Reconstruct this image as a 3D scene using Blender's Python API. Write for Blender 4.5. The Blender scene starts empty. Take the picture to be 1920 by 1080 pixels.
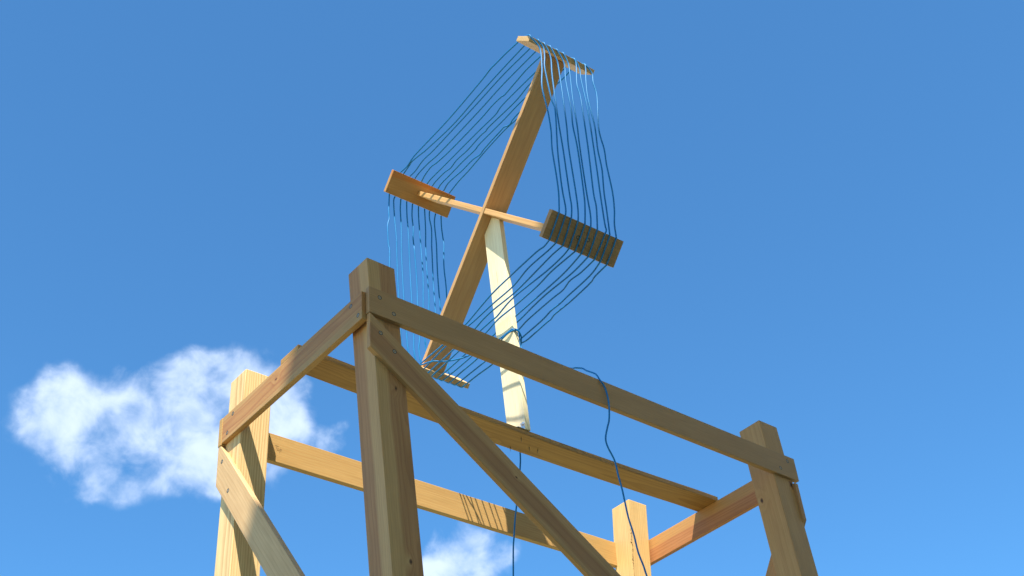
import bpy, bmesh, math, random
from mathutils import Vector, Matrix, noise
random.seed(7)

# ------------------------------------------------------------------ measured layout (metres)
WIRES = {"TR":[[[-0.109,0.009],[-0.077,0.036],[-0.068,0.075],[-0.074,0.184],[-0.086,0.309],[-0.07,0.434],[-0.065,0.548],[-0.07,0.658],[-0.066,0.802],[-0.068,0.89],[-0.07,0.94],[-0.076,0.999]],[[-0.069,0.007],[-0.051,0.033],[-0.051,0.094],[-0.059,0.174],[-0.045,0.347],[-0.035,0.419],[-0.048,0.645],[-0.05,0.794],[-0.049,0.879],[-0.043,0.957],[-0.048,1.002]],[[-0.042,0.004],[-0.021,0.008],[-0.02,0.072],[-0.023,0.187],[-0.023,0.354],[-0.021,0.494],[-0.019,0.628],[-0.015,0.86],[-0.014,0.935],[-0.022,1.004]],[[-0.013,0.002],[0.007,0.012],[0.01,0.067],[0.016,0.116],[0.017,0.3],[0.015,0.472],[0.009,0.612],[0.014,0.845],[0.015,0.938],[0.008,1.001]],[[0.02,-0.001],[0.043,0.006],[0.047,0.072],[0.044,0.18],[0.049,0.345],[0.048,0.451],[0.052,0.587],[0.056,0.822],[0.05,0.908],[0.039,0.997]],[[0.052,-0.0],[0.07,0.011],[0.07,0.057],[0.07,0.133],[0.069,0.274],[0.07,0.438],[0.067,0.578],[0.07,0.814],[0.071,0.934],[0.065,0.999]],[[0.079,-0.004],[0.107,-0.007],[0.112,0.036],[0.1,0.165],[0.107,0.242],[0.106,0.373],[0.106,0.555],[0.103,0.796],[0.105,0.878],[0.095,0.999]],[[0.109,-0.001],[0.128,0.002],[0.127,0.049],[0.127,0.125],[0.136,0.268],[0.141,0.394],[0.135,0.538],[0.136,0.659],[0.136,0.778],[0.135,0.947],[0.139,0.98],[0.131,1.002]],[[0.139,-0.002],[0.161,-0.009],[0.16,0.042],[0.152,0.109],[0.148,0.224],[0.16,0.383],[0.161,0.522],[0.162,0.639],[0.154,0.768],[0.154,0.865],[0.152,0.998]],[[0.165,-0.016],[0.186,-0.015],[0.192,0.036],[0.19,0.098],[0.197,0.184],[0.183,0.383],[0.193,0.504],[0.191,0.598],[0.197,0.745],[0.196,0.843],[0.183,0.926],[0.182,0.998]]],"RB":[[[-0.073,-0.004],[-0.067,0.041],[-0.073,0.087],[-0.074,0.25],[-0.065,0.403],[-0.05,0.578],[-0.049,0.615],[-0.048,0.785],[-0.053,0.924]],[[-0.044,-0.004],[-0.042,0.048],[-0.043,0.177],[-0.031,0.3],[-0.029,0.443],[-0.029,0.565],[-0.031,0.618],[-0.033,0.784],[-0.024,0.951]],[[-0.014,0.001],[-0.015,0.064],[-0.011,0.155],[-0.008,0.231],[-0.003,0.343],[-0.008,0.475],[-0.007,0.549],[-0.004,0.619],[0.004,0.79],[0.005,0.968]],[[0.014,-0.002],[0.021,0.056],[0.023,0.166],[0.014,0.368],[0.025,0.523],[0.024,0.5],[0.022,0.621],[0.026,0.791],[0.03,0.982]],[[0.042,-0.0],[0.039,0.143],[0.046,0.248],[0.046,0.393],[0.042,0.512],[0.05,0.617],[0.058,0.795],[0.059,0.993]],[[0.069,-0.002],[0.082,0.127],[0.086,0.275],[0.084,0.451],[0.084,0.451],[0.085,0.608],[0.089,0.795],[0.085,0.994]],[[0.1,-0.002],[0.108,0.118],[0.102,0.291],[0.111,0.466],[0.11,0.481],[0.111,0.635],[0.115,0.793],[0.114,0.907],[0.116,0.995]],[[0.129,-0.004],[0.133,0.092],[0.129,0.156],[0.141,0.22],[0.136,0.291],[0.137,0.448],[0.144,0.525],[0.155,0.696],[0.155,0.797],[0.15,0.894],[0.146,0.994]],[[0.155,-0.005],[0.169,0.067],[0.174,0.135],[0.177,0.24],[0.177,0.295],[0.179,0.355],[0.181,0.422],[0.183,0.568],[0.189,0.724],[0.19,0.8],[0.181,0.889],[0.177,0.998]],[[0.185,-0.004],[0.19,0.08],[0.201,0.126],[0.205,0.249],[0.203,0.334],[0.211,0.402],[0.204,0.371],[0.21,0.424],[0.212,0.509],[0.209,0.565],[0.207,0.599]]],"LB":[[[-0.113,0.009],[-0.115,0.112],[-0.113,0.163],[-0.123,0.225],[-0.117,0.335],[-0.122,0.217],[-0.114,0.362],[-0.114,0.469],[-0.111,0.654],[-0.099,0.833],[-0.087,0.953]],[[-0.085,0.009],[-0.091,0.035],[-0.086,0.137],[-0.077,0.314],[-0.077,0.294],[-0.072,0.488],[-0.066,0.631],[-0.061,0.803],[-0.059,0.869],[-0.047,0.954]],[[-0.054,0.006],[-0.057,0.058],[-0.057,0.087],[-0.053,0.189],[-0.052,0.302],[-0.05,0.38],[-0.043,0.63],[-0.032,0.811],[-0.028,0.896],[-0.02,0.958]],[[-0.024,0.004],[-0.024,0.098],[-0.02,0.172],[-0.016,0.283],[-0.011,0.41],[-0.006,0.637],[0.001,0.813],[0.001,0.877],[0.004,0.926],[0.01,0.96]],[[0.006,0.003],[0.003,0.084],[0.007,0.169],[0.008,0.226],[0.011,0.27],[0.01,0.3],[0.023,0.49],[0.025,0.637],[0.029,0.812],[0.026,0.88],[0.032,0.947],[0.037,0.961]],[[0.037,0.001],[0.038,0.095],[0.046,0.252],[0.047,0.262],[0.051,0.458],[0.051,0.639],[0.055,0.814],[0.06,0.859],[0.065,0.962]],[[0.069,0.001],[0.071,0.136],[0.072,0.239],[0.073,0.369],[0.081,0.559],[0.081,0.64],[0.087,0.814],[0.093,0.962]],[[0.095,-0.001],[0.094,0.053],[0.103,0.119],[0.1,0.225],[0.1,0.256],[0.107,0.451],[0.111,0.64],[0.116,0.802],[0.121,0.963]],[[0.127,-0.003],[0.119,0.064],[0.124,0.138],[0.128,0.211],[0.129,0.391],[0.138,0.61],[0.14,0.792],[0.15,0.963]],[[0.156,-0.004],[0.156,0.08],[0.163,0.146],[0.165,0.192],[0.163,0.325],[0.168,0.519],[0.163,0.904],[0.176,0.974]]],"TL":[[[-0.091,0.036],[-0.097,0.109],[-0.102,0.185],[-0.105,0.217],[-0.101,0.309],[-0.096,0.584],[-0.103,0.813],[-0.103,0.883],[-0.097,0.943],[-0.102,0.998]],[[-0.058,0.032],[-0.062,0.182],[-0.065,0.368],[-0.065,0.591],[-0.08,0.797],[-0.084,0.821],[-0.095,0.899],[-0.091,0.938],[-0.086,0.996]],[[-0.031,0.033],[-0.041,0.216],[-0.043,0.405],[-0.046,0.569],[-0.052,0.778],[-0.056,0.84],[-0.057,0.886],[-0.052,0.947],[-0.054,0.994]],[[-0.002,0.028],[-0.011,0.263],[-0.013,0.453],[-0.02,0.756],[-0.025,0.83],[-0.03,0.868],[-0.031,0.947],[-0.028,0.994]],[[0.03,0.03],[0.023,0.13],[0.023,0.222],[0.026,0.313],[0.019,0.331],[0.018,0.405],[0.018,0.503],[0.009,0.736],[-0.0,0.841],[-0.006,0.887],[-0.002,0.949],[0.006,0.993]],[[0.069,0.027],[0.061,0.128],[0.052,0.364],[0.057,0.439],[0.05,0.556],[0.045,0.711],[0.037,0.858],[0.035,0.917],[0.033,0.962],[0.035,0.991]],[[0.097,0.023],[0.08,0.19],[0.083,0.316],[0.071,0.51],[0.074,0.544],[0.072,0.591],[0.071,0.693],[0.066,0.781],[0.07,0.842],[0.062,0.884],[0.059,0.958],[0.062,0.989]],[[0.129,0.025],[0.107,0.291],[0.103,0.443],[0.097,0.633],[0.097,0.675],[0.092,0.777],[0.091,0.871],[0.088,0.953],[0.092,0.989]],[[0.151,0.026],[0.134,0.372],[0.14,0.453],[0.128,0.479],[0.13,0.505],[0.127,0.58],[0.128,0.653],[0.128,0.653],[0.132,0.689],[0.124,0.737],[0.122,0.828],[0.112,0.929],[0.121,0.988]],[[0.177,0.024],[0.176,0.113],[0.146,0.404],[0.142,0.506],[0.141,0.644],[0.141,0.644],[0.143,0.724],[0.145,0.819],[0.146,0.899],[0.151,0.986]]]}
CABLE_RIGHT = [(0.909, 0.24, 0.2163), (0.9299, 0.14, 0.1468), (0.9299, 0.11, 0.1309), (0.9374, 0.085, 0.1169), (0.93, 0.06, 0.0906), (0.9206, 0.012, 0.0455), (0.9017, -0.0209, -0.0023), (0.916, -0.0245, -0.0264), (0.9206, -0.027, -0.0586), (0.9188, -0.03, -0.0984), (0.9125, -0.032, -0.1334), (0.9031, -0.034, -0.169), (0.8908, -0.036, -0.1949), (0.8702, -0.04, -0.2464), (0.8712, -0.043, -0.28), (0.8894, -0.046, -0.3239), (0.893, -0.049, -0.377), (0.8975, -0.052, -0.4238), (0.8986, -0.055, -0.4708), (0.901, -0.058, -0.5268), (0.9097, -0.061, -0.5802), (0.914, -0.064, -0.6387), (0.9243, -0.067, -0.6804), (0.9288, -0.07, -0.7137), (0.9471, -0.073, -0.7942), (0.944, -0.076, -0.8774)]
CABLE_LEFT = [(0.9644, 0.47, -0.0127), (0.9616, 0.474, -0.069), (0.9355, 0.478, -0.2107), (0.922, 0.482, -0.2878), (0.9158, 0.486, -0.343), (0.9118, 0.49, -0.3833), (0.9045, 0.494, -0.4859), (0.8938, 0.498, -0.6351)]
LEAD = [(0.776, 0.7115, 0.4513), (0.793, 0.6752, 0.4371), (0.808, 0.6479, 0.4287), (0.826, 0.6091, 0.4225), (0.845, 0.5788, 0.4245), (0.858, 0.5039, 0.421), (0.866, 0.4169, 0.4129), (0.8672, 0.3739, 0.4137)]
LEAD2 = [(0.858, 0.5049, 0.4118), (0.8655, 0.4076, 0.401), (0.8665, 0.3705, 0.4089)]
OVER = [(0.8743, 0.3455, 0.4136), (0.8973, 0.3455, 0.4167), (0.9174, 0.352, 0.4009), (0.9277, 0.36, 0.3857), (0.9338, 0.372, 0.3761)]
SIDES = {'TR': ((0.6919, 0.0527), (0.0566, 0.6749)), 'RB': ((-0.0444, 0.6749), (-0.6712, 0.0527)), 'LB': ((-0.0444, -0.6442), (-0.6712, -0.0527)), 'TL': ((0.6919, -0.0527), (0.0566, -0.6442))}
ANT_O = (0.81426, 0.39239, 0.99404)
ANT_N = (0.99895, -0.04521, -0.00702)
ANT_U = (-0.02674, -0.70151, 0.71216)
ANT_V = (-0.03712, -0.71123, -0.70198)
CAM_R = [[0.77348, -0.628963, -0.078317], [0.339206, 0.515155, -0.787118], [0.535413, 0.582255, 0.61181]]
CAM_LOC = [-1.6624, -2.42988, -2.30096]
CAM_F = 2384.50
TXT_O = (0.1239, 0.80955, -0.04132)
TXT_U = (0.001986, 0.0, 0.000639)
TXT_V = (9.8e-05, 0.0, -0.002031)
ANT = {'mx': 0.8883, 'my': 0.3442, 'mlx': -0.033, 'mly': 0.0003, 'mtm': 0.0219, 'mwm': 0.0959, 'wn': 0.0991, 'tb': 0.0218, 'cn': 0.0778, 'cu': 0.0217, 'c0': 0.0026, 'uc': -0.0047, 'Lu': 0.6699, 'Ld': 0.6491, 'La': 0.62, 'Lb': 0.6727, 'tp': 0.022, 'wp': 0.101, 'Ln': 0.3221, 'nT': -0.109, 'nL': -0.1436, 'nR': -0.103, 'nB': -0.1163}

Z0 = 3.9                      # height of the beam tops above the lawn
def V3(p): return Vector((p[0], p[1], p[2] + Z0))

# ------------------------------------------------------------------ camera, sky, sun, exposure
sc = bpy.context.scene
COL = sc.collection
cam = bpy.data.cameras.new('camera'); camo = bpy.data.objects.new('camera', cam); COL.objects.link(camo)
R = Matrix(CAM_R)
camo.matrix_world = Matrix.Translation(V3(CAM_LOC)) @ Matrix((R[0], -R[1], -R[2])).transposed().to_4x4()
cam.sensor_width = 36.0; cam.lens = 36.0 * CAM_F / 1920.0
cam.clip_start = 0.05; cam.clip_end = 3000
sc.camera = camo
sc.render.resolution_x = 1024; sc.render.resolution_y = 576

SUN_DIR = Vector((-0.37, -0.448, 1.0)).normalized()       # towards the sun
SUN_EL = math.asin(SUN_DIR.z)
SUN_STRENGTH = 5.0
SKY_STRENGTH = 0.079
sc.view_settings.view_transform = 'Standard'; sc.view_settings.look = 'None'
sc.view_settings.exposure = 1.05; sc.view_settings.gamma = 1.0
sc.view_settings.use_curve_mapping = False
sun = bpy.data.lights.new('sun', 'SUN'); suno = bpy.data.objects.new('sun', sun); COL.objects.link(suno)
sun.energy = SUN_STRENGTH; sun.angle = math.radians(0.5); sun.color = (1.0, 0.93, 0.80)
suno.rotation_euler = SUN_DIR.to_track_quat('Z', 'Y').to_euler()
suno.location = (0, 0, 30)

world = bpy.data.worlds.new('World'); sc.world = world; world.use_nodes = True
wn = world.node_tree.nodes; wl = world.node_tree.links; wn.clear()
def N(t, nodes, **k):
    n = nodes.new(t)
    for a, b in k.items(): setattr(n, a, b)
    return n
def wmath(op, a, b=None, c=None, clamp=False):
    n = N('ShaderNodeMath', wn, operation=op, use_clamp=clamp)
    for i, x in enumerate((a, b, c)):
        if x is None: continue
        if isinstance(x, (int, float)): n.inputs[i].default_value = x
        else: wl.new(x, n.inputs[i])
    return n.outputs[0]
wout = N('ShaderNodeOutputWorld', wn)
sky = N('ShaderNodeTexSky', wn, sky_type='NISHITA', sun_disc=False)
sky.sun_elevation = SUN_EL
sky.sun_rotation = math.atan2(SUN_DIR.x, SUN_DIR.y)
sky.air_density = 0.82; sky.dust_density = 0.1; sky.ozone_density = 3.0; sky.altitude = 200
grade = N('ShaderNodeMix', wn, data_type='RGBA', blend_type='MULTIPLY'); grade.inputs['Factor'].default_value = 1
wl.new(sky.outputs[0], grade.inputs['A']); grade.inputs['B'].default_value = (0.77, 1.46, 1.72, 1)
tc = N('ShaderNodeTexCoord', wn)
nrm = N('ShaderNodeVectorMath', wn, operation='NORMALIZE'); wl.new(tc.outputs['Generated'], nrm.inputs[0])
DIRV = nrm.outputs[0]
# cumulus wisps: soft blobs fixed to compass directions, broken up by fractal noise
def dir_of(px, py):       # direction of a feature of the sky, in world axes
    d = Vector(((px - 960) / CAM_F, (py - 540) / CAM_F, 1.0)); return (R.transposed() @ d).normalized()
def cloud_noise(scale, detail, rough, off, warp=0.0):
    m = N('ShaderNodeMapping', wn); m.inputs['Location'].default_value = off; wl.new(DIRV, m.inputs[0])
    n = N('ShaderNodeTexNoise', wn); n.inputs['Scale'].default_value = scale; n.inputs['Detail'].default_value = detail
    n.inputs['Roughness'].default_value = rough; n.inputs['Distortion'].default_value = warp
    wl.new(m.outputs[0], n.inputs['Vector']); return n.outputs[0]
CLOUDS = [  # direction, radius across, radius up, amount
    ((135, 775), 100, 88, .9), ((235, 745), 120, 66, .85), ((160, 850), 90, 80, .7), ((345, 750), 115, 85, .9), ((240, 880), 70, 60, .5),
    ((385, 835), 125, 100, 1.0), ((455, 770), 120, 105, 1.0), ((530, 800), 70, 100, .95), ((545, 880), 60, 50, .4),
    ((285, 775), 95, 80, .85), ((300, 840), 60, 45, .5), ((622, 828), 42, 48, .7),
    ((905, 1030), 60, 70, .8), ((850, 1075), 80, 75, 1.0), ((925, 990), 40, 24, .6), ((812, 1025), 32, 40, .6), ((800, 1120), 130, 70, 1.0),
    # the same fair-weather puffs elsewhere round the sky
    ((-900, 900), 330, 150, .9), ((-1500, 700), 260, 140, .9), ((-600, 1500), 420, 160, .9), ((300, 1700), 480, 150, .9),
    ((1700, 1750), 420, 150, .9), ((2900, 1500), 380, 150, .9), ((3400, 900), 300, 140, .8)]
wob = N('ShaderNodeTexNoise', wn); wob.inputs['Scale'].default_value = 26; wob.inputs['Detail'].default_value = 6
wl.new(DIRV, wob.inputs['Vector'])
wsub = N('ShaderNodeVectorMath', wn, operation='SUBTRACT'); wl.new(wob.outputs['Color'], wsub.inputs[0]); wsub.inputs[1].default_value = (.5, .5, .5)
wsc = N('ShaderNodeVectorMath', wn, operation='SCALE'); wl.new(wsub.outputs[0], wsc.inputs[0]); wsc.inputs['Scale'].default_value = 0.035
wad = N('ShaderNodeVectorMath', wn, operation='ADD'); wl.new(DIRV, wad.inputs[0]); wl.new(wsc.outputs[0], wad.inputs[1])
mask = None
for (pp, rx_, ry_, am) in CLOUDS:
    d = dir_of(*pp); up = Vector((0, 0, 1)); ax = d.cross(up).normalized(); ay = ax.cross(d).normalized()
    rx_, ry_ = rx_ / CAM_F, ry_ / CAM_F
    def dot(vec):
        n = N('ShaderNodeVectorMath', wn, operation='DOT_PRODUCT'); wl.new(wad.outputs[0], n.inputs[0]); n.inputs[1].default_value = vec; return n.outputs['Value']
    a = wmath('MULTIPLY', dot(ax), 1 / rx_); b = wmath('MULTIPLY', dot(ay), 1 / ry_)
    r2 = wmath('ADD', wmath('MULTIPLY', a, a), wmath('MULTIPLY', b, b))
    front = wmath('GREATER_THAN', dot(d), 0.0)
    g = wmath('MULTIPLY', wmath('MULTIPLY', wmath('SUBTRACT', 1.0, wmath('MULTIPLY', r2, .68), clamp=True), am), front)
    mask = g if mask is None else wmath('SMOOTH_MAX', mask, g, 0.12)
mask = wmath('MULTIPLY', wmath('SUBTRACT', mask, .06, clamp=True), 1.06)
n1 = cloud_noise(13, 7, .48, (3.1, 1.7, 5.2), .35)
n2 = cloud_noise(34, 7, .55, (8.1, 2.2, .4), .3)
nn = wmath('ADD', wmath('MULTIPLY', n1, .60), wmath('MULTIPLY', n2, .40))
dens = wmath('ADD', mask, wmath('MULTIPLY', wmath('SUBTRACT', nn, .505), 4.6))
dens = wmath('MULTIPLY', dens, wmath('MULTIPLY', mask, 3.0, clamp=True))
mr = N('ShaderNodeMapRange', wn, interpolation_type='SMOOTHSTEP'); wl.new(dens, mr.inputs[0])
mr.inputs[1].default_value = .04; mr.inputs[2].default_value = 1.3; mr.inputs[3].default_value = 0; mr.inputs[4].default_value = .92
cmix = N('ShaderNodeMix', wn, data_type='RGBA'); wl.new(mr.outputs[0], cmix.inputs['Factor'])
wl.new(grade.outputs['Result'], cmix.inputs['A']); cmix.inputs['B'].default_value = (5.5, 6.5, 8.3, 1)
bg = N('ShaderNodeBackground', wn); bg.inputs[1].default_value = SKY_STRENGTH
wl.new(cmix.outputs['Result'], bg.inputs[0]); wl.new(bg.outputs[0], wout.inputs[0])

# ------------------------------------------------------------------ materials
def new_mat(name):
    m = bpy.data.materials.new(name); m.use_nodes = True
    nt = m.node_tree; nt.nodes.clear()
    out = nt.nodes.new('ShaderNodeOutputMaterial'); b = nt.nodes.new('ShaderNodeBsdfPrincipled')
    nt.links.new(b.outputs[0], out.inputs[0]); return m, nt, b

def wood(name, tone, late=(.40, .19, .075), heart=None, pith=(.09, .03), spacing=.0065, contrast=.5, tilt=.0, rh=0.0,
         knots=(), seed=0.0, stain=0.0):
    """planed softwood: growth rings round a pith that runs along local X, heartwood, pores and knots"""
    m, nt, b = new_mat(name); nd, lk = nt.nodes, nt.links
    T3 = (.86, .67, .50)          # oiled-looking softwood: warm, low in blue
    tone = tuple(a * b for a, b in zip(tone, T3)); late = tuple(a * b for a, b in zip(late, T3))
    if heart is not None: heart = tuple(a * b for a, b in zip(heart, T3))
    if heart is None: heart = (tone[0] * .95, tone[1] * .78, tone[2] * .74)
    def mt(op, a, b_=None, c=None, clamp=False):
        n = nd.new('ShaderNodeMath'); n.operation = op; n.use_clamp = clamp
        for i, x in enumerate((a, b_, c)):
            if x is None: continue
            if isinstance(x, (int, float)): n.inputs[i].default_value = x
            else: lk.new(x, n.inputs[i])
        return n.outputs[0]
    def nz(vec, scale, det=3, rough=.5):
        mp = nd.new('ShaderNodeMapping'); mp.inputs['Scale'].default_value = scale
        mp.inputs['Location'].default_value = (seed * 1.7, seed * 3.1, seed * .9); lk.new(vec, mp.inputs[0])
        n = nd.new('ShaderNodeTexNoise'); n.inputs['Scale'].default_value = 1; n.inputs['Detail'].default_value = det
        n.inputs['Roughness'].default_value = rough; lk.new(mp.outputs[0], n.inputs['Vector']); return n.outputs[0]
    t = nd.new('ShaderNodeTexCoord').outputs['Object']
    sp = nd.new('ShaderNodeSeparateXYZ'); lk.new(t, sp.inputs[0]); x, y, z = sp.outputs
    w1 = mt('MULTIPLY', mt('SUBTRACT', nz(t, (1.6, 9, 9), 2), .5), .030)
    w2 = mt('MULTIPLY', mt('SUBTRACT', nz(t, (5, 30, 30), 2), .5), .006)
    yy = mt('ADD', mt('SUBTRACT', y, pith[0]), mt('ADD', mt('MULTIPLY', x, tilt), w1))
    zz = mt('ADD', mt('SUBTRACT', z, pith[1]), w2)
    r = mt('SQRT', mt('ADD', mt('MULTIPLY', yy, yy), mt('MULTIPLY', zz, zz)))
    kd = None
    for (kx, ky, kz, kr) in knots:
        dx = mt('SUBTRACT', x, kx); dy = mt('SUBTRACT', y, ky); dz = mt('SUBTRACT', z, kz)
        d2 = mt('ADD', mt('ADD', mt('MULTIPLY', mt('MULTIPLY', dx, dx), .35), mt('MULTIPLY', dy, dy)), mt('MULTIPLY', dz, dz))
        bump_ = mt('POWER', 2.718, mt('MULTIPLY', d2, -1 / (kr * 2.6) ** 2))
        sgn = 1.0
        r = mt('ADD', r, mt('MULTIPLY', bump_, .011 * kr / .008))
        kk = mt('SUBTRACT', 1.0, mt('DIVIDE', mt('SQRT', d2), mt('MULTIPLY', mt('ADD', nz(t, (90, 90, 90), 2), .5), kr)), clamp=True)
        kd = kk if kd is None else mt('MAXIMUM', kd, kk)
    rw = mt('ADD', mt('MULTIPLY', r, 1 / spacing), mt('MULTIPLY', nz(t, (2.5, 40, 40), 3), 1.1))
    fr = mt('FRACT', rw)
    late_m = mt('MULTIPLY', mt('POWER', fr, 2.2), mt('SUBTRACT', 1.0, mt('POWER', fr, 14.0)))
    vary = nz(t, (1.2, 22, 22), 2)
    late_m = mt('MULTIPLY', late_m, mt('MULTIPLY', mt('ADD', vary, .15), contrast * 1.5), clamp=True)
    tone_n = nd.new('ShaderNodeMix'); tone_n.data_type = 'RGBA'
    tone_n.inputs['A'].default_value = (*tone, 1); tone_n.inputs['B'].default_value = (*heart, 1)
    if rh > 0:
        h = nd.new('ShaderNodeMapRange'); h.interpolation_type = 'SMOOTHSTEP'; lk.new(r, h.inputs[0])
        h.inputs[1].default_value = rh + .0025; h.inputs[2].default_value = rh - .0025; lk.new(h.outputs[0], tone_n.inputs['Factor'])
        late_m = mt('MULTIPLY', late_m, mt('MULTIPLY_ADD', h.outputs[0], .7, .45))
    else: tone_n.inputs['Factor'].default_value = 0
    c1 = nd.new('ShaderNodeMix'); c1.data_type = 'RGBA'; lk.new(late_m, c1.inputs['Factor'])
    lk.new(tone_n.outputs['Result'], c1.inputs['A']); c1.inputs['B'].default_value = (*late, 1)
    # slow mottling and fine fibres
    mot = mt('MULTIPLY_ADD', nz(t, (3.5, 26, 26), 4, .6), .34, .83)
    fib = mt('MULTIPLY_ADD', nz(t, (9, 330, 330), 4, .65), .42, .79)
    mul = nd.new('ShaderNodeMix'); mul.data_type = 'RGBA'; mul.blend_type = 'MULTIPLY'; mul.inputs['Factor'].default_value = 1
    lk.new(c1.outputs['Result'], mul.inputs['A'])
    cb = nd.new('ShaderNodeCombineColor'); mf = mt('MULTIPLY', mot, fib)
    lk.new(mf, cb.inputs[0]); lk.new(mt('POWER', mf, 1.25), cb.inputs[1]); lk.new(mt('POWER', mf, 1.6), cb.inputs[2])
    lk.new(cb.outputs[0], mul.inputs['B']); res = mul.outputs['Result']
    # resin streaks: thin brown dashes along the fibre
    st = nz(t, (7, 150, 150), 1, .4)
    sm = nd.new('ShaderNodeMapRange'); lk.new(st, sm.inputs[0]); sm.inputs[1].default_value = .73; sm.inputs[2].default_value = .80
    sm.inputs[4].default_value = .55
    sx = nd.new('ShaderNodeMix'); sx.data_type = 'RGBA'; lk.new(sm.outputs[0], sx.inputs['Factor']); lk.new(res, sx.inputs['A'])
    sx.inputs['B'].default_value = (.30, .14, .05, 1); res = sx.outputs['Result']
    if kd is not None:
        k1 = nd.new('ShaderNodeMix'); k1.data_type = 'RGBA'; lk.new(mt('MULTIPLY', kd, 2.4, clamp=True), k1.inputs['Factor'])
        lk.new(res, k1.inputs['A']); k1.inputs['B'].default_value = (.24, .10, .04, 1)
        k2 = nd.new('ShaderNodeMix'); k2.data_type = 'RGBA'; lk.new(mt('MULTIPLY', mt('SUBTRACT', kd, .5, clamp=True), 4, clamp=True), k2.inputs['Factor'])
        lk.new(k1.outputs['Result'], k2.inputs['A']); k2.inputs['B'].default_value = (.045, .025, .015, 1); res = k2.outputs['Result']
    lk.new(res, b.inputs['Base Color'])
    b.inputs['Roughness'].default_value = .58; b.inputs['Specular IOR Level'].default_value = .35
    bp = nd.new('ShaderNodeBump'); bp.inputs['Strength'].default_value = .35; bp.inputs['Distance'].default_value = .0006
    lk.new(mt('ADD', mt('MULTIPLY', fib, .8), mt('MULTIPLY', late_m, -.35)), bp.inputs['Height']); lk.new(bp.outputs[0], b.inputs['Normal'])
    return m

PINE = (.60, .42, .205); PALE = (.66, .50, .28); GOLD = (.57, .45, .21); PINK = (.50, .31, .165); SPRUCE = (1.09, 1.22, 1.06)

def plain(name, col, rough=.5, metal=0.0, spec=.5):
    m, nt, b = new_mat(name); nd, lk = nt.nodes, nt.links
    n = nd.new('ShaderNodeTexNoise'); n.inputs['Scale'].default_value = 60; n.inputs['Detail'].default_value = 4
    tcn = nd.new('ShaderNodeTexCoord'); lk.new(tcn.outputs['Object'], n.inputs['Vector'])
    mx = nd.new('ShaderNodeMix'); mx.data_type = 'RGBA'; lk.new(n.outputs[0], mx.inputs['Factor'])
    mx.inputs['A'].default_value = (*[c * .85 for c in col], 1); mx.inputs['B'].default_value = (*[min(1, c * 1.15) for c in col], 1)
    lk.new(mx.outputs['Result'], b.inputs['Base Color'])
    b.inputs['Roughness'].default_value = rough; b.inputs['Metallic'].default_value = metal; b.inputs['Specular IOR Level'].default_value = spec
    return m
M_WIRE = plain('blue_wire_insulation', (.004, .19, .49), .48, 0, .3)
M_ZINC = plain('zinc_steel', (.72, .73, .74), .5, .8)
M_SCREW = plain('dark_screw_steel', (.34, .32, .26), .42, .9)
M_RECESS_SHADE = plain('screw_recess_shade', (.03, .025, .02), .8)
M_PENCIL = plain('pencil_graphite', (.20, .13, .07), .6)

# ------------------------------------------------------------------ mesh helpers
def tag(o, label=None, cat=None, group=None, kind=None):
    if label: o['label'] = label
    if cat: o['category'] = cat
    if group: o['group'] = group
    if kind: o['kind'] = kind
    return o
def empty(name, loc):
    o = bpy.data.objects.new(name, None); COL.objects.link(o); o.location = loc; o.empty_display_size = .2; return o
def link(name, me, M, mat, parent):
    o = bpy.data.objects.new(name, me); COL.objects.link(o)
    if mat: me.materials.append(mat)
    if parent is not None:
        o.parent = parent; bpy.context.view_layer.update()
        o.matrix_local = Matrix.Translation(-world_loc(parent)) @ M if parent.type == 'EMPTY' else MW[parent.name].inverted() @ M
    else: o.matrix_world = M
    MW[o.name] = M
    return o
MW = {}
def world_loc(e): return Vector(e.location)
def frame(o, X, Y=None):
    """matrix with local X along the length"""
    X = Vector(X).normalized(); Y = Vector(Y); Y = (Y - X * Y.dot(X)).normalized(); Zv = X.cross(Y)
    return Matrix.Translation(o) @ Matrix((X, Y, Zv)).transposed().to_4x4()
def soften(bm, w=.0018, seg=2):
    es = [e for e in bm.edges if len(e.link_faces) == 2 and e.calc_face_angle() > .5]
    bmesh.ops.bevel(bm, geom=es, offset=w, segments=seg, profile=.6, affect='EDGES', clamp_overlap=True)
def finish(bm, name):
    bmesh.ops.recalc_face_normals(bm, faces=bm.faces)
    me = bpy.data.meshes.new(name); bm.to_mesh(me); bm.free()
    for p in me.polygons: p.use_smooth = False
    return me
def board(name, pts8, M, mat, parent, w=.0018, segs=1, bend=None):
    """pts8: world corners, bottom ring 0-3 at one end of the board, 4-7 at the other end (same order)"""
    inv = M.inverted(); bm = bmesh.new(); rings = []
    P = [inv @ Vector(p) for p in pts8]
    for k in range(segs + 1):
        f = k / segs; ring = []
        for i in range(4):
            c = P[i].lerp(P[i + 4], f)
            if bend: c = c + bend(f)
            ring.append(bm.verts.new(c))
        rings.append(ring)
    bm.faces.new(rings[0]); bm.faces.new(rings[-1][::-1])
    for a, b in zip(rings[:-1], rings[1:]):
        for i in range(4): bm.faces.new((a[i], b[i], b[(i + 1) % 4], a[(i + 1) % 4]))
    bmesh.ops.recalc_face_normals(bm, faces=bm.faces)
    soften(bm, w)
    return link(name, finish(bm, name), M, mat, parent)
def prism(name, poly, y0, y1, M, mat, parent, w=.0018):
    """poly in local X-Y, extruded from local Z y0 to y1"""
    bm = bmesh.new(); a = [bm.verts.new((x, y, y0)) for x, y in poly]; b = [bm.verts.new((x, y, y1)) for x, y in poly]
    bm.faces.new(a); bm.faces.new(b[::-1]); n = len(poly)
    for i in range(n): bm.faces.new((a[i], b[i], b[(i + 1) % n], a[(i + 1) % n]))
    bmesh.ops.recalc_face_normals(bm, faces=bm.faces); soften(bm, w)
    return link(name, finish(bm, name), M, mat, parent)
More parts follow.
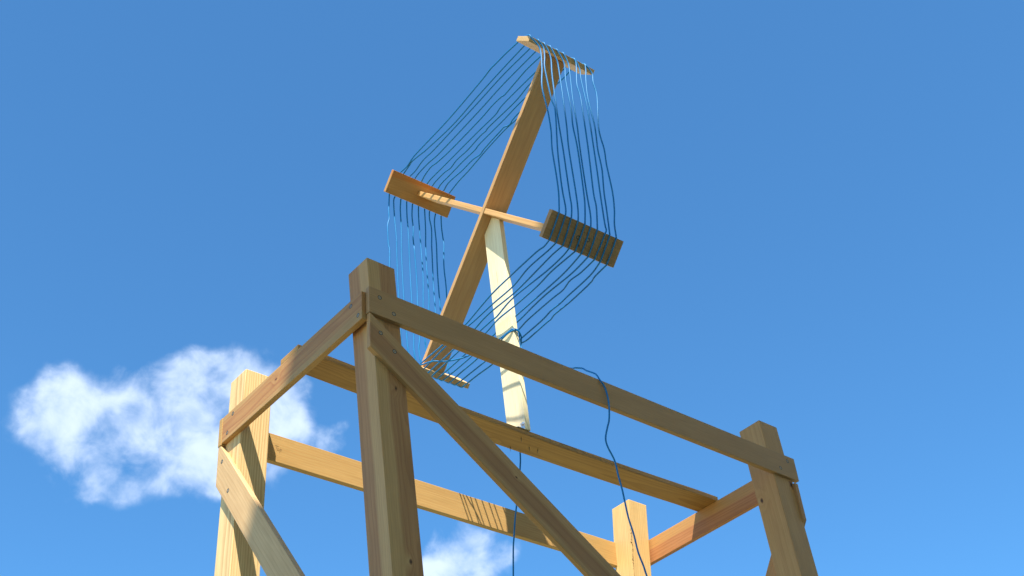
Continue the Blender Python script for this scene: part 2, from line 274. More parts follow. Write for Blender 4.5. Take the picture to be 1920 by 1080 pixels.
def box_beam(name, lo, hi, axis, mat, parent, **k):
    """axis-aligned board; lo/hi in frame coordinates; its length along axis"""
    lo, hi = Vector(lo), Vector(hi); mid = (lo + hi) / 2; L = (axis + 0) % 3
    if axis == 0: X, Y = (1, 0, 0), (0, 0, 1)
    elif axis == 1: X, Y = (0, 1, 0), (0, 0, 1)
    o = V3((lo[0], mid[1], mid[2])) if axis == 0 else V3((mid[0], lo[1], mid[2]))
    M = frame(o, X, Y)
    if axis == 0:
        r = lambda x: [(x, lo[1], lo[2]), (x, hi[1], lo[2]), (x, hi[1], hi[2]), (x, lo[1], hi[2])]
        P = r(lo[0]) + r(hi[0])
    else:
        r = lambda y: [(lo[0], y, lo[2]), (hi[0], y, lo[2]), (hi[0], y, hi[2]), (lo[0], y, hi[2])]
        P = r(lo[1]) + r(hi[1])
    return board(name, [V3(p) for p in P], M, mat, parent, **k)
def smooth_path(pts, step=.006):
    """Catmull-Rom through the points"""
    P = [Vector(p) for p in pts]; P = [2 * P[0] - P[1]] + P + [2 * P[-1] - P[-2]]; out = []
    for i in range(1, len(P) - 2):
        a, b, c, d = P[i - 1:i + 3]; n = max(1, int((c - b).length / step))
        for k in range(n):
            t = k / n; t2, t3 = t * t, t ** 3
            out.append(.5 * ((2 * b) + (c - a) * t + (2 * a - 5 * b + 4 * c - d) * t2 + (3 * b - a - 3 * c + d) * t3))
    out.append(P[-2]); return out
def tube_mesh(name, pts, r, sides=8):
    bm = bmesh.new(); rings = []; T = []
    for i in range(len(pts)):
        a = pts[max(0, i - 1)]; b = pts[min(len(pts) - 1, i + 1)]; T.append((b - a).normalized())
    ref = T[0].orthogonal().normalized()
    for i, p in enumerate(pts):
        ref = (ref - T[i] * ref.dot(T[i])).normalized(); s = T[i].cross(ref)
        rings.append([bm.verts.new(p + r * (math.cos(6.2832 * k / sides) * ref + math.sin(6.2832 * k / sides) * s)) for k in range(sides)])
    for a, b in zip(rings[:-1], rings[1:]):
        for k in range(sides): bm.faces.new((a[k], a[(k + 1) % sides], b[(k + 1) % sides], b[k]))
    bm.faces.new(rings[0][::-1]); bm.faces.new(rings[-1])
    bmesh.ops.recalc_face_normals(bm, faces=bm.faces)
    me = bpy.data.meshes.new(name); bm.to_mesh(me); bm.free()
    for p in me.polygons: p.use_smooth = True
    return me
def tube(name, pts, r, mat, parent=None, step=.006, base=None):
    pts = smooth_path(pts, step); o0 = base if base is not None else pts[0]
    me = tube_mesh(name, [p - o0 for p in pts], r)
    return link(name, me, Matrix.Translation(o0), mat, parent)

# one countersunk screw head: a steel cup with a cross recess; the shade in it and round the head is painted dark
def screw_mesh():
    bm = bmesh.new(); prof = [(.0006, -.0012), (.0020, -.0010), (.0028, .0003), (.0045, .0006), (.0052, .0003), (.0054, .0001), (.0072, .00025), (.0074, -.0015)]
    n = 12; rings = [[bm.verts.new((r * math.cos(6.2832 * k / n), r * math.sin(6.2832 * k / n), z)) for k in range(n)] for r, z in prof]
    bm.faces.new(rings[0])
    for a, b in zip(rings[:-1], rings[1:]):
        for k in range(n): bm.faces.new((a[k], b[k], b[(k + 1) % n], a[(k + 1) % n]))
    me = bpy.data.meshes.new('screw'); bm.to_mesh(me); bm.free()
    me.materials.append(M_SCREW); me.materials.append(M_RECESS_SHADE)
    for i, p in enumerate(me.polygons):
        if i <= 24 or i > 60: p.material_index = 1  # dark centre and flush outer ring stand in for cavity shade
    return me
ME_SCREW = screw_mesh()
def screw(pos, normal, parent, name='screw', spin=None):
    q = Vector(normal).to_track_quat('Z', 'Y').to_matrix().to_4x4()
    M = Matrix.Translation(V3(pos) if spin is None else pos) @ q @ Matrix.Rotation(random.random() * 3, 4, 'Z')
    o = bpy.data.objects.new(name, ME_SCREW); COL.objects.link(o)
    o.parent = parent; o.matrix_local = MW[parent.name].inverted() @ M; MW[o.name] = M
    return o

# ------------------------------------------------------------------ the setting: lawn, and an unseen building added behind the camera for its shade
def lawn():
    m, nt, b = new_mat('lawn'); nd, lk = nt.nodes, nt.links
    t = nd.new('ShaderNodeTexCoord')
    a = nd.new('ShaderNodeTexNoise'); a.inputs['Scale'].default_value = .6; a.inputs['Detail'].default_value = 8; lk.new(t.outputs['Object'], a.inputs['Vector'])
    c = nd.new('ShaderNodeTexNoise'); c.inputs['Scale'].default_value = 35; c.inputs['Detail'].default_value = 5; lk.new(t.outputs['Object'], c.inputs['Vector'])
    mx = nd.new('ShaderNodeMix'); mx.data_type = 'RGBA'; lk.new(a.outputs[0], mx.inputs['Factor'])
    mx.inputs['A'].default_value = (.30, .27, .13, 1); mx.inputs['B'].default_value = (.46, .40, .23, 1)
    m2 = nd.new('ShaderNodeMix'); m2.data_type = 'RGBA'; m2.blend_type = 'MULTIPLY'; lk.new(c.outputs[0], m2.inputs['Factor'])
    lk.new(mx.outputs['Result'], m2.inputs['A']); m2.inputs['B'].default_value = (.7, .75, .6, 1)
    lk.new(m2.outputs['Result'], b.inputs['Base Color']); b.inputs['Roughness'].default_value = .95
    bm = bmesh.new(); n = 40; S = 1500
    g = lambda i: math.copysign((abs(i) / n) ** 3 * S, i)
    V = {(i, j): bm.verts.new((g(i), g(j), 0.0)) for i in range(-n, n + 1) for j in range(-n, n + 1)}
    for i in range(-n, n):
        for j in range(-n, n): bm.faces.new((V[i, j], V[i + 1, j], V[i + 1, j + 1], V[i, j + 1]))
    tag(link('ground', finish(bm, 'ground'), Matrix.Identity(4), m, None), kind='structure')
lawn()

K = 8.0; EAVE_Y = .31 - .448 * K; EAVE_Z = Z0 + K  # eave of the added building, placed by the shadow edge it casts
def mbox(bm, x0, x1, y0, y1, z0, z1):
    v = [bm.verts.new((x, y, z)) for x in (x0, x1) for y in (y0, y1) for z in (z0, z1)]
    for f in ((0, 1, 3, 2), (4, 6, 7, 5), (0, 4, 5, 1), (2, 3, 7, 6), (0, 2, 6, 4), (1, 5, 7, 3)): bm.faces.new([v[i] for i in f])
def shade_house():
    wx0, wx1, wy1, wy0 = -9.0, 7.0, EAVE_Y - .45, EAVE_Y - 9.0
    root = tag(empty('shade_house', (-1, (wy0 + wy1) / 2, 0)), 'unseen tall rendered building with a tiled roof, added behind the viewer to shade the tower', 'shade_house')
    plaster = plain('cream_render', (.72, .62, .46), .9); roofm = plain('clay_tiles', (.30, .12, .07), .8)
    glass = plain('window_glass', (.05, .06, .07), .08, 0, .8); white = plain('white_paint', (.75, .75, .72), .5)
    bm = bmesh.new(); mbox(bm, wx0, wx1, wy0, wy1, 0, EAVE_Z + .05); link('wall', finish(bm, 'wall'), Matrix.Identity(4), plaster, root)
    # gable roof, ridge along X, eave towards the tower
    ym = (wy0 + wy1) / 2; half = EAVE_Y - ym; rise = half * .7; x0, x1 = wx0 - .4, wx1 + .4; th = .16
    bm = bmesh.new()
    for s in (1, -1):
        for (xa, xb) in ((x0, x1),):
            P = [(ym + s * half, EAVE_Z), (ym, EAVE_Z + rise), (ym, EAVE_Z + rise + th), (ym + s * half, EAVE_Z + th)]
            a = [bm.verts.new((xa, y, z)) for y, z in P]; b = [bm.verts.new((xb, y, z)) for y, z in P]
            bm.faces.new(a); bm.faces.new(b[::-1])
            for i in range(4): bm.faces.new((a[i], b[i], b[(i + 1) % 4], a[(i + 1) % 4]))
    link('roof', finish(bm, 'roof'), Matrix.Identity(4), roofm, root)
    for xa in (wx0, wx1 - .12):
        bm = bmesh.new(); P = [(wy0 + .01, EAVE_Z + .05), (wy1 - .01, EAVE_Z + .05), (ym, EAVE_Z + .05 + (wy1 - ym) * .66)]
        a = [bm.verts.new((xa, y, z)) for y, z in P]; b = [bm.verts.new((xa + .12, y, z)) for y, z in P]
        bm.faces.new(a); bm.faces.new(b[::-1])
        for i in range(3): bm.faces.new((a[i], b[i], b[(i + 1) % 3], a[(i + 1) % 3]))
        link('gable', finish(bm, 'gable'), Matrix.Identity(4), plaster, root)
    for fl in range(4):
        for c in range(5):
            x = wx0 + 1.8 + c * 3.1; z = 1.0 + fl * 2.8; y = wy1
            bm = bmesh.new()
            for (a, b, c0, d) in ((x - .55, x + .55, z, z + .07), (x - .55, x + .55, z + 1.33, z + 1.4), (x - .55, x - .48, z + .07, z + 1.33), (x + .48, x + .55, z + .07, z + 1.33), (x - .03, x + .03, z + .07, z + 1.33)):
                mbox(bm, a, b, y + .003, y + .06, c0, d)
            fr = link('window', finish(bm, 'window'), Matrix.Identity(4), white, root)
            bm = bmesh.new(); mbox(bm, x - .48, x + .48, y + .004, y + .02, z + .07, z + 1.33)
            link('pane', finish(bm, 'pane'), Matrix.Identity(4), glass, fr)
shade_house()

# ------------------------------------------------------------------ the timber tower
S = .1; W = 1.7472; D = .7096; TF = .0184; TL_ = .0193
tower = tag(empty('timber_tower', (W / 2, D / 2, 0)), 'open pine timber tower of four square posts braced by screwed boards', 'tower')
def post(x0, y0, h, lx, ly, mat, label):
    L = Z0 + h
    def ring(k): return [(x0 + a - lx * k, y0 + b - ly * k, h - k) for a, b in ((0, 0), (S, 0), (S, S), (0, S))]
    P = [V3(p) for p in ring(L)] + [V3(p) for p in ring(0)]
    o = V3((x0 + S / 2, y0 + S / 2, h)); M = frame(o, (lx, ly, 1), (0, 1, 0))
    return tag(board('post', P, M, mat, tower, w=.0025), label)
# local frame of a post: X up, Y = +Y world, Z = X x Y = towards -X world;  local origin at the top
mA = wood('pine_near_post', PALE, pith=(.05, -.05), rh=.115, heart=(.52, .335, .18), spacing=.0050, contrast=.48, late=(.36, .19, .10), seed=1.3,
          knots=((-.442, -.05, -.0144, .006), (-.968, -.05, -.012, .006)))
mB = wood('pine_right_post', (.60, .43, .23), pith=(.02, -.10), rh=0.0, spacing=.006, contrast=.4, seed=4.1, late=(.42, .23, .10),
          knots=((-.302, .029, .05, .008), (-.252, -.05, -.040, .013)))
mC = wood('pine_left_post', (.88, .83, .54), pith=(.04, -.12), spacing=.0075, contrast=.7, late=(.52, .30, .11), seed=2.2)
mD = wood('pine_far_post', (.82, .70, .38), pith=(-.12, .10), spacing=.0085, contrast=.4, late=(.50, .27, .09), seed=6.4)
pA = post(0, 0, .1226, -.0559, .0146, mA, 'near post with a pinkish heartwood band down each face')
pB = post(W, 0, .1353, -.0172, .0295, mB, 'right post leaning slightly, with a reddish knot')
pC = post(0, D, .1316, .0129, -.0104, mC, 'sunlit left post crossed by a diagonal shadow')
pD = post(W, D, .1382, .0534, -.0537, mD, 'sunlit far post with a rough bark edge down one corner')
# rough waney corner of the far post: a string of small chips along the edge facing the camera
def bark():
    bm = bmesh.new(); rnd = random.Random(3); inv = MW[pD.name].inverted()
    for i in range(90):
        k = .125 + i * .0062 + rnd.random() * .003
        c = inv @ V3((W - .0534 * k + rnd.uniform(-.001, .004), D + .0537 * k - .0006 + rnd.uniform(-.0006, .0006), .1382 - k))
        r = rnd.uniform(.0012, .0034)
        vs = [bm.verts.new(c + Vector((rnd.uniform(-1, 1) * r * 1.6, rnd.uniform(-1, 1) * r, rnd.uniform(-1, 1) * r))) for _ in range(5)]
        bmesh.ops.convex_hull(bm, input=vs)
    loose = [v for v in bm.verts if not v.link_faces]; bmesh.ops.delete(bm, geom=loose, context='VERTS')
    tag(link('bark_edge', finish(bm, 'bark_edge'), MW[pD.name], plain('bark', (.20, .12, .06), .9), pD), 'brown flecks of bark along the corner')
bark()

HF, HL, HR, HB = .0941, .0988, .0982, .1034; zl, zr, zb = -.0126, -.0110, -.0132
# beams: local X along, local Y up
mFront = wood('pine_front_beam', (.53, .385, .22), pith=(-.16, .02), spacing=.0055, contrast=.42, tilt=.006, late=(.38, .22, .12), seed=3.3)
mLeft = wood('pine_left_beam', (.55, .415, .21), pith=(.02, .05), tilt=.03, spacing=.0060, contrast=1.15, late=(.44, .24, .12), rh=.068, heart=(.54, .36, .175), seed=8.8,
             knots=((.475, .011, -.0096, .0055),))
mRight = wood('pine_right_beam', (.66, .44, .20), pith=(-.045, -.02), tilt=-.01, spacing=.0105, contrast=.75, late=(.42, .19, .08), rh=.05, heart=(.58, .33, .17), seed=5.5,
              knots=())
mBack = wood('pine_back_beam', GOLD, pith=(.14, .03), spacing=.011, contrast=.4, late=(.48, .22, .06), seed=7.7, tilt=.01)
mMid = wood('pine_middle_beam', (.53, .38, .155), pith=(.03, .05), spacing=.008, contrast=.6, late=(.27, .15, .06), seed=9.2, tilt=.012,
            knots=((.838, .034, -.01, .007), (.21, -.011, -.01, .004), (1.108, .016, -.01, .003)))
front = tag(box_beam('beam', (-.006, -TF, -HF), (1.8804, -.0003, 0), 0, mFront, tower), 'front beam, all in shade')
left = tag(box_beam('beam', (-TL_, .0005, zl - HL), (-.0003, D + S - .0005, zl), 1, mLeft, tower), 'left beam with strong orange grain and one dark knot, half in sun')
right = tag(box_beam('beam', (W + S + .0003, .0005, zr - HR), (W + S + TF, D + S - .0005, zr), 1, mRight, tower), 'right beam with wide flame grain')
back = tag(box_beam('beam', (-.021, D + S + .0003, zb - HB), (W + S + TF, D + S + .021, zb), 0, mBack, tower), 'sunlit golden back beam')
# middle beam lies flat on the left and right beams and sags under the mast
SAG = .0126; m0, mw, mth = .3494, .1037, .0195; mz, mz2 = zl + .0008, zr + .0008
xa, xb = -.0185, W + S + .012
def midring(x, z): return [(x, m0, z), (x, m0 + mw, z), (x, m0 + mw, z + mth), (x, m0, z + mth)]
Mm = frame(V3((xa, m0 + mw / 2, mz + mth / 2)), (1, 0, 0), (0, 1, 0))
def msag(f): x = max(0, min(1, (xa + (xb - xa) * f) / W)); return Vector((0, 0, -SAG * 4 * x * (1 - x)))
mid = tag(board('beam', [V3(p) for p in midring(xa, mz) + midring(xb, mz2)], Mm, mMid, tower, segs=28, bend=msag), 'middle beam lying flat across the top, carrying the mast')
def midz(x): return mz + (mz2 - mz) * x / W - SAG * 4 * (x / W) * (1 - x / W)

# braces: polygon in the plane of the boards
mBrA = wood('pine_front_brace', (.58, .42, .235), pith=(-.055, .045), rh=.052, heart=(.47, .30, .165), spacing=.0058, contrast=.6, late=(.33, .18, .10), seed=11.2,
            knots=((.636, -.034, .0, .004),))
mBrC = wood('pine_left_brace', (.74, .63, .42), pith=(-.10, .06), spacing=.0085, contrast=.42, late=(.50, .33, .16), seed=12.1)
mBrB = wood('pine_right_brace', (.56, .38, .20), pith=(.06, .06), spacing=.007, contrast=.5, seed=13.7)
def brace(P, X, Y, outer, th, mat, label):
    """P: corners in frame coordinates on the outer plane"""
    o = V3(P[0]); M = frame(o, X, Y); inv = M.inverted()
    pl = [inv @ V3(p) for p in P]
    return tag(prism('brace', [(p.x, p.y) for p in pl], *outer, M, mat, tower), label)
ta = -.695
brA = brace([(-.004, -TF, -HF - .0008), (-.004, -TF, -.213), (W + S, -TF, -.213 + ta * (W + S + .004)), (W + S, -TF, -HF + ta * (W + S))],
            (1, 0, ta), (-ta, 0, 1), (-.018, 0.0), TF, mBrA, 'front brace running down to the right from the near post')
tcs = 1.297; yC = D + S + .019
brC = brace([(-TL_, .829, -.110 - .0022), (-TL_, .829, -.258), (-TL_, .0, -.258 - tcs * .829), (-TL_, .0, -.438 - tcs * .566), (-TL_, .818, -.110 - .0022)],
            (0, -1, -tcs), (0, -tcs, 1), (-.019, 0.0), TL_, mBrC, 'pale left brace running down from the left post, lit by the sun')
brB = brace([(W + S + TF, -.0195, -.110), (W + S + TF, -.0195, -.256), (W + S + TF, .80, -.256 - 1.44 * .82), (W + S + TF, .80, -.322 - 1.44 * .647), (W + S + TF, .006, -.110)],
            (0, 1, -1.44), (0, 1.44, 1), (-.018, 0.0), TF, mBrB, 'right brace running down behind the right post')

# screws in the boards
for (p, par_) in [((.031, -TF, -.028), front), ((.080, -TF, -.068), front), ((1.837, -TF, -.023), front), ((1.786, -TF, -.066), front),
                  ((.032, -TF, -.155), brA), ((.079, -TF, -.202), brA)]:
    screw(p, (0, -1, 0), par_)
for (p, par_) in [((-TL_, .057, -.033), left), ((-TL_, .020, -.089), left), ((-TL_, .745, -.031), left), ((-TL_, .775, -.088), left),
                  ((-TL_, .797, -.184), brC), ((-TL_, .744, -.314), brC)]:
    screw(p, (-1, 0, 0), par_)
# sharp tips of the screws that come down through the middle beam from the mast bracket
def tips():
    bm = bmesh.new(); n = 7
    bmesh.ops.create_cone(bm, cap_ends=True, segments=n, radius1=.0024, radius2=.0003, depth=.020, matrix=Matrix.Rotation(math.pi, 4, 'X'))
    me = bpy.data.meshes.new('screw_tip'); bm.to_mesh(me); bm.free(); me.materials.append(M_SCREW)
    for (x, y) in [(.890, .376), (.953, .408), (.991, .407), (.896, .444)]:
        M = Matrix.Translation(V3((x, y, midz(x) - .007)))
        o = bpy.data.objects.new('screw_tip', me); COL.objects.link(o); o.parent = mid; o.matrix_local = MW[mid.name].inverted() @ M; MW[o.name] = M
tips()

# pencilled word on the inner face of the back beam
def pencil():
    yb = D + S + .0003
    strokes = [[(620, 345), (700, 378), (790, 412)], [(715, 385), (700, 450), (682, 525)],
               [(790, 528), (745, 512), (722, 545), (738, 590), (780, 600), (806, 570), (790, 528)],
               [(852, 520), (842, 600), (822, 690)], [(850, 532), (895, 535), (912, 575), (885, 612), (842, 600)],
               [(352, 300), (400, 296)], [(446, 306), (506, 328)], [(400, 435), (352, 438)], [(440, 470), (478, 455), (520, 476)]]
    bm = bmesh.new()
    # letter grid -> face of the beam: u to the right, v downwards (24 units per 1.4 mm of board)
    def pt(u, v): return Vector(TXT_O) + Vector(TXT_U) * (u / 24) + Vector(TXT_V) * (v / 24)
    for s in strokes:
        q = [pt(*a) for a in s]; q = smooth_path(q, .0008) if len(q) > 2 else q
        for a, b in zip(q[:-1], q[1:]):
            d = (b - a).normalized(); w = d.cross(Vector((0, 1, 0))).normalized() * .00042
            lo = yb - .00035
            v = []
            for yy in (lo, lo + .0003):
                for c in (a - w - d * .0002, a + w - d * .0002, b + w + d * .0002, b - w + d * .0002): v.append(bm.verts.new((c.x, yy, c.z + Z0)))
            for f in ((0, 1, 2, 3), (7, 6, 5, 4), (0, 4, 5, 1), (1, 5, 6, 2), (2, 6, 7, 3), (3, 7, 4, 0)): bm.faces.new([v[i] for i in f])
    inv = MW[back.name].inverted()
    bmesh.ops.transform(bm, matrix=inv, verts=bm.verts)
    tag(link('pencil_lettering', finish(bm, 'pencil_lettering'), MW[back.name], M_PENCIL, back), 'the word Top written in pencil')
pencil()

# ------------------------------------------------------------------ the loop antenna
antenna = tag(empty('loop_antenna', V3((.902, .40, .012))), 'diamond wooden loop antenna wound with blue wire on a mast above the tower', 'antenna')
AO, AN, AU, AV = Vector(ANT_O), Vector(ANT_N).normalized(), Vector(ANT_U).normalized(), Vector(ANT_V).normalized()
def G(a, b, c): return V3(AO + AN * a + AU * b + AV * c)
globals().update(ANT)
wn_ = wn
# mast
lx, ly = mlx, mly
zbot = midz(.9) + mth + .0006
mMast = wood('spruce_mast', SPRUCE, pith=(.10, .05), spacing=.009, contrast=.28, late=(.85, .85, .75), seed=15.1)
def mast_build():
    """the mast is cut to a point that fits into the lower corner between the two arms"""
    M = frame(V3((mx + mtm / 2 + lx * zbot, my + mwm / 2 + ly * zbot, zbot)), (lx, ly, 1), (0, 1, 0)); inv = M.inverted()
    apex = inv @ G(.041, uc - .0008, tb / 2 + .0008)
    sl = (inv @ G(.041, uc - .1, tb / 2 + .0008)) - apex; sr = (inv @ G(.041, uc - .0008, tb / 2 + .1)) - apex
    hw = mwm / 2
    bk = apex + sl * ((hw - apex.y) / sl.y); ft = apex + sr * ((-hw - apex.y) / sr.y)
    return tag(prism('mast', [(0, -hw), (0, hw), (bk.x, hw), (apex.x, apex.y), (ft.x, -hw)], -mtm / 2, mtm / 2, M, mMast, antenna), 'pale spruce mast')
mast = mast_build()
def ant_board(name, n0, n1, u0, u1, v0, v1, L, mat, **k):
    """board spanning the given antenna ranges; L = which axis is its length ('n','u','v')"""
    if L == 'u':
        f = lambda u: [G(n0, u, v0), G(n1, u, v0), G(n1, u, v1), G(n0, u, v1)]
        P = f(u0) + f(u1); M = frame(G((n0 + n1) / 2, u0, (v0 + v1) / 2), AU, AN)
    elif L == 'v':
        f = lambda v: [G(n0, u0, v), G(n1, u0, v), G(n1, u1, v), G(n0, u1, v)]
        P = f(v0) + f(v1); M = frame(G((n0 + n1) / 2, (u0 + u1) / 2, v0), AV, AN)
    else:
        f = lambda n: [G(n, u0, v0), G(n, u1, v0), G(n, u1, v1), G(n, u0, v1)]
        P = f(n0) + f(n1); Y = AV if (v1 - v0) > (u1 - u0) else AU; M = frame(G(n0, (u0 + u1) / 2, (v0 + v1) / 2), AN, Y)
    return board(name, P, M, mat, antenna, **k)
mArm = wood('pine_long_arm', (.66, .50, .28), pith=(.03, .07), spacing=.008, contrast=.35, late=(.46, .26, .12), tilt=.01, seed=16.3, knots=((.83, .02, .0108, .005),))
mCross = wood('pine_cross_arm', (.80, .60, .31), pith=(.02, .06), spacing=.010, contrast=.4, late=(.55, .27, .09), tilt=.012, seed=17.9)
mSp = wood('pine_spreader', (.76, .62, .36), pith=(-.02, .05), spacing=.010, contrast=.35, late=(.45, .27, .12), tilt=.02, seed=18.2)
mSpL = wood('pine_left_spreader', (.62, .42, .18), pith=(.055, .02), rh=.034, heart=(.62, .32, .10), spacing=.012, contrast=.5, late=(.50, .24, .08), tilt=-.05, seed=19.6)  # heart colour here makes an orange band along the upper edge
mSpR = wood('pine_right_spreader', (.52, .38, .22), pith=(.0, .045), spacing=.0075, contrast=.55, late=(.32, .18, .10), tilt=.0, seed=20.4,
            knots=((.150, -.028, .0109, .006),))
tag(ant_board('long_arm', 0, wn_, -Ld, Lu, -tb / 2, tb / 2, 'u', mArm), 'long board crossing the loop corner to corner')
tag(ant_board('cross_arm', c0, c0 + cn, uc, uc + cu, -La, Lb - tp, 'v', mCross), 'thinner bright cross arm')
h = wp / 2; um = uc + cu / 2
sp_top = tag(ant_board('spreader', nT, nT + Ln, Lu + .0004, Lu + tp, -h, h, 'n', mSp), 'top spreader board')
sp_bot = tag(ant_board('spreader', nB, nB + Ln, -Ld - tp, -Ld - .0004, -h, h, 'n', mSp), 'bottom spreader board')
sp_left = tag(ant_board('spreader', nL, nL + Ln, um - h, um + h, -La - tp, -La - .0004, 'n', mSpL), 'left spreader board seen from inside, orange along its upper edge')
sp_right = tag(ant_board('spreader', nR, nR + Ln, um - h, um + h, Lb - tp + .0004, Lb, 'n', mSpR), 'shaded right spreader board seen from outside')
for (a, b) in ((.034, .004), (.077, .010)): screw(G(a, um + b - .006, Lb), AV, sp_right, spin=1)
for a in (.02, .07): screw(G(a, Lu + tp, 0), AU, sp_top, spin=1)

# angle bracket at the foot of the mast: rounded upright leaf, foot leaf, bolt
def bracket():
    w, hgt, th = .020, .034, .0022; xface = mx + lx * .01
    o = V3((xface - .0003, my + .012, midz(.88) + mth)); bm = bmesh.new()
    prof = [(-w / 2, 0), (w / 2, 0)] + [(w / 2 * math.cos(a), hgt - w / 2 + w / 2 * math.sin(a)) for a in [math.pi * k / 12 for k in range(13)]]
    f0 = [bm.verts.new((0, y, z)) for y, z in prof]; f1 = [bm.verts.new((-th, y, z)) for y, z in prof]
    bm.faces.new(f0); bm.faces.new(f1[::-1]); n = len(prof)
    for i in range(n): bm.faces.new((f0[i], f1[i], f1[(i + 1) % n], f0[(i + 1) % n]))
    prof = [(0.0, -w / 2), (0.0, w / 2), (-.03, w / 2), (-.037, 0), (-.03, -w / 2)]
    f0 = [bm.verts.new((x - th, y, .0002)) for x, y in prof]; f1 = [bm.verts.new((x - th, y, th)) for x, y in prof]
    bm.faces.new(f0[::-1]); bm.faces.new(f1); n = len(prof)
    for i in range(n): bm.faces.new((f0[i], f0[(i + 1) % n], f1[(i + 1) % n], f1[i]))
    bmesh.ops.recalc_face_normals(bm, faces=bm.faces); soften(bm, .0005, 1)
    br = tag(link('bracket', finish(bm, 'bracket'), Matrix.Translation(o), M_ZINC, antenna), 'zinc angle bracket at the foot of the mast')
    bm = bmesh.new(); bmesh.ops.create_cone(bm, cap_ends=True, segments=6, radius1=.0055, radius2=.0052, depth=.004)
    bmesh.ops.create_cone(bm, cap_ends=True, segments=14, radius1=.003, radius2=.0028, depth=.012)
    M = Matrix.Translation(o + Vector((-th - .002, 0, .023))) @ Matrix.Rotation(-math.pi / 2, 4, 'Y')
    link('bolt', finish(bm, 'bolt'), M, M_ZINC, br)
bracket()

# ------------------------------------------------------------------ ten turns of blue wire
RW = .0029
E2 = {k: (Vector(v[0]), Vector(v[1])) for k, v in SIDES.items()}
def side(nm, i, s0=0.0, s1=1.0):
    """points of one straight run between two spreaders, from its measured kinks; sags and wanders a little out of the plane"""
    pts = sorted(((s, n) for n, s in WIRES[nm][i]), key=lambda a: a[0])
    q = []
    for s, n in pts:
        if q and s - q[-1][0] < .012: continue
        q.append((s, n))
    if q[0][0] > .006: q.insert(0, (0.0, q[0][1] + (q[0][1] - q[1][1]) * .3 * min(1, q[0][0] / max(.02, q[1][0] - q[0][0]))))
    if s1 == 1.0 and q[-1][0] < .994: q.append((1.0, q[-1][1] + .0005))
    a, b = E2[nm]; rnd = random.Random(i * 7 + len(nm) + ord(nm[0])); out = []
    d = (b - a).normalized(); nrm_ = Vector((-d.y, d.x))
    for s, n in q:
        s = max(0, min(1, s)); e = math.sin(math.pi * s)
        c = a.lerp(b, s) + nrm_ * (rnd.uniform(-.004, .004) * e)
        out.append(G(n, c.x, c.y))
    return out, q[0][1], q[-1][1]
def over(n0, n1, pts): return [G(n0 + (n1 - n0) * k / (len(pts) - 1), a, b) for k, (a, b) in enumerate(pts)]
topu = Lu + tp + RW; botu = -Ld - tp - RW; rv = Lb + RW; lv = -La - tp - RW
base_w = antenna.location.copy()
def wrap_top(n0, n1): return over(n0, n1, [(topu, -h + .006), (topu + .001, 0), (topu, h - .006)])
def wrap_bottom(n0, n1): return over(n0, n1, [(botu, h - .006), (botu - .001, 0), (botu, -h + .006)])
def wrap_right(n0, n1): return over(n0, n1, [(um + h - .006, rv), (um, rv + .001), (um - h + .006, rv)])
def wrap_left(n0, n1): return over(n0, n1, [(um - h + .006, lv), (um, lv - .001), (um + h - .006, lv)])
def turn(pts, label=None):
    me_pts = smooth_path(pts, .008); o0 = G(0, 0, 0)
    return tag(link('wire_turn', tube_mesh('wire_turn', [p - o0 for p in me_pts], RW, 8), Matrix.Translation(o0), M_WIRE, antenna), label)
TRs = [side('TR', i) for i in range(10)]; RBs = [side('RB', i) for i in range(9)]; LBs = [side('LB', i) for i in range(10)]; TLs = [side('TL', i) for i in range(10)]
start = G(LBs[0][2] + .012, botu, h)
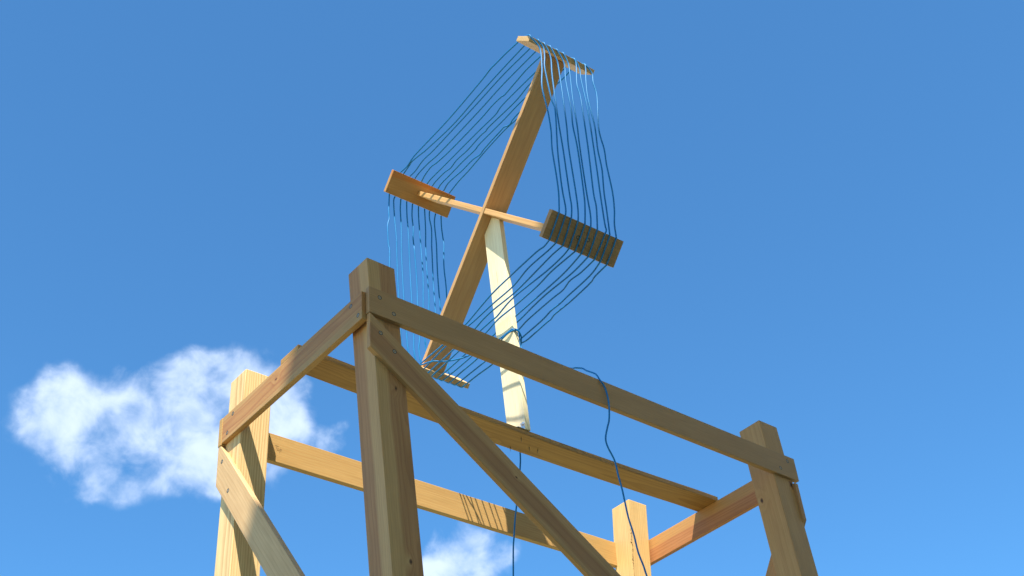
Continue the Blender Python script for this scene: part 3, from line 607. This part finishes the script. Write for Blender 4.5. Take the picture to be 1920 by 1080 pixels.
for k in range(0, 11):
    P = []
    if k >= 1:
        i = k - 1
        tl_n = TLs[i][1]; P += wrap_top(tl_n, TRs[i][1]); P += TRs[i][0]
        if k <= 9:
            P += wrap_right(TRs[i][2], RBs[i][1]); P += RBs[i][0]
            P += wrap_bottom(RBs[i][2], LBs[i + 1][2])
        else:
            q, nA, nZ = side('RB', 9, 0, .6); P += wrap_right(TRs[i][2], nA); P += q
    else:
        P += [start] + wrap_bottom(LBs[0][2] + .008, LBs[0][2])
    if k <= 9:
        P += LBs[k][0][::-1]; P += wrap_left(LBs[k][1], TLs[k][2]); P += TLs[k][0][::-1]
        P.append(G(TLs[k][1], topu, -h + .006))
    Q = [P[0]]
    for p in P[1:]:
        if (p - Q[-1]).length > .0025: Q.append(p)
    turn(Q, 'last turn, leading off to the mast' if k == 10 else None)
endn = Q[-1]

# ------------------------------------------------------------------ the two lead-in cables
def cable(pts, label, name='lead_cable'):
    o0 = pts[-1]
    P = smooth_path(pts, .006)
    ob = link(name, tube_mesh(name, [p - o0 for p in P], RW, 8), Matrix.Translation(o0), M_WIRE, None)
    return tag(ob, label, 'cable', 'blue cables leading down from the loop')
mastpt = lambda z, a, b: V3((mx + lx * z + a, my + ly * z + b, z))
c = RW + .0006
cable([start] + [V3(p) for p in LEAD] + [mastpt(.417, -c, .004), mastpt(.418, .006, -c), mastpt(.416, mtm - .002, -c - .002), mastpt(.405, mtm + .010, .004), mastpt(.385, mtm + .012, .03),
       mastpt(.37, mtm + .010, .07), mastpt(.355, mtm + .004, mwm + .006), mastpt(.34, mtm - .006, mwm + .006), V3((.915, .458, .25)), V3((.94, .462, .10)), V3((.958, .465, .02))]
      + [V3(p) for p in CABLE_LEFT], 'blue cable dropping behind the middle beam and in front of the back beam')
cable([endn, mastpt(.425, mtm + .016, .045), mastpt(.40, mtm + .004, mwm + .004), mastpt(.395, .004, mwm + .004), mastpt(.398, -c, mwm - .01)] + [V3(p) for p in LEAD2[1:]] +
      [mastpt(.411, -c, .006), mastpt(.4125, .004, -c - .001), mastpt(.410, mtm - .002, -c - .003), mastpt(.398, mtm + .013, 0.0), mastpt(.378, mtm + .018, .010),
       mastpt(.352, mtm + .016, .012), mastpt(.335, mtm + .004, .006), V3((.905, .30, .268))]
      + [V3(p) for p in CABLE_RIGHT], 'blue cable looped over the front beam and hanging down before it')
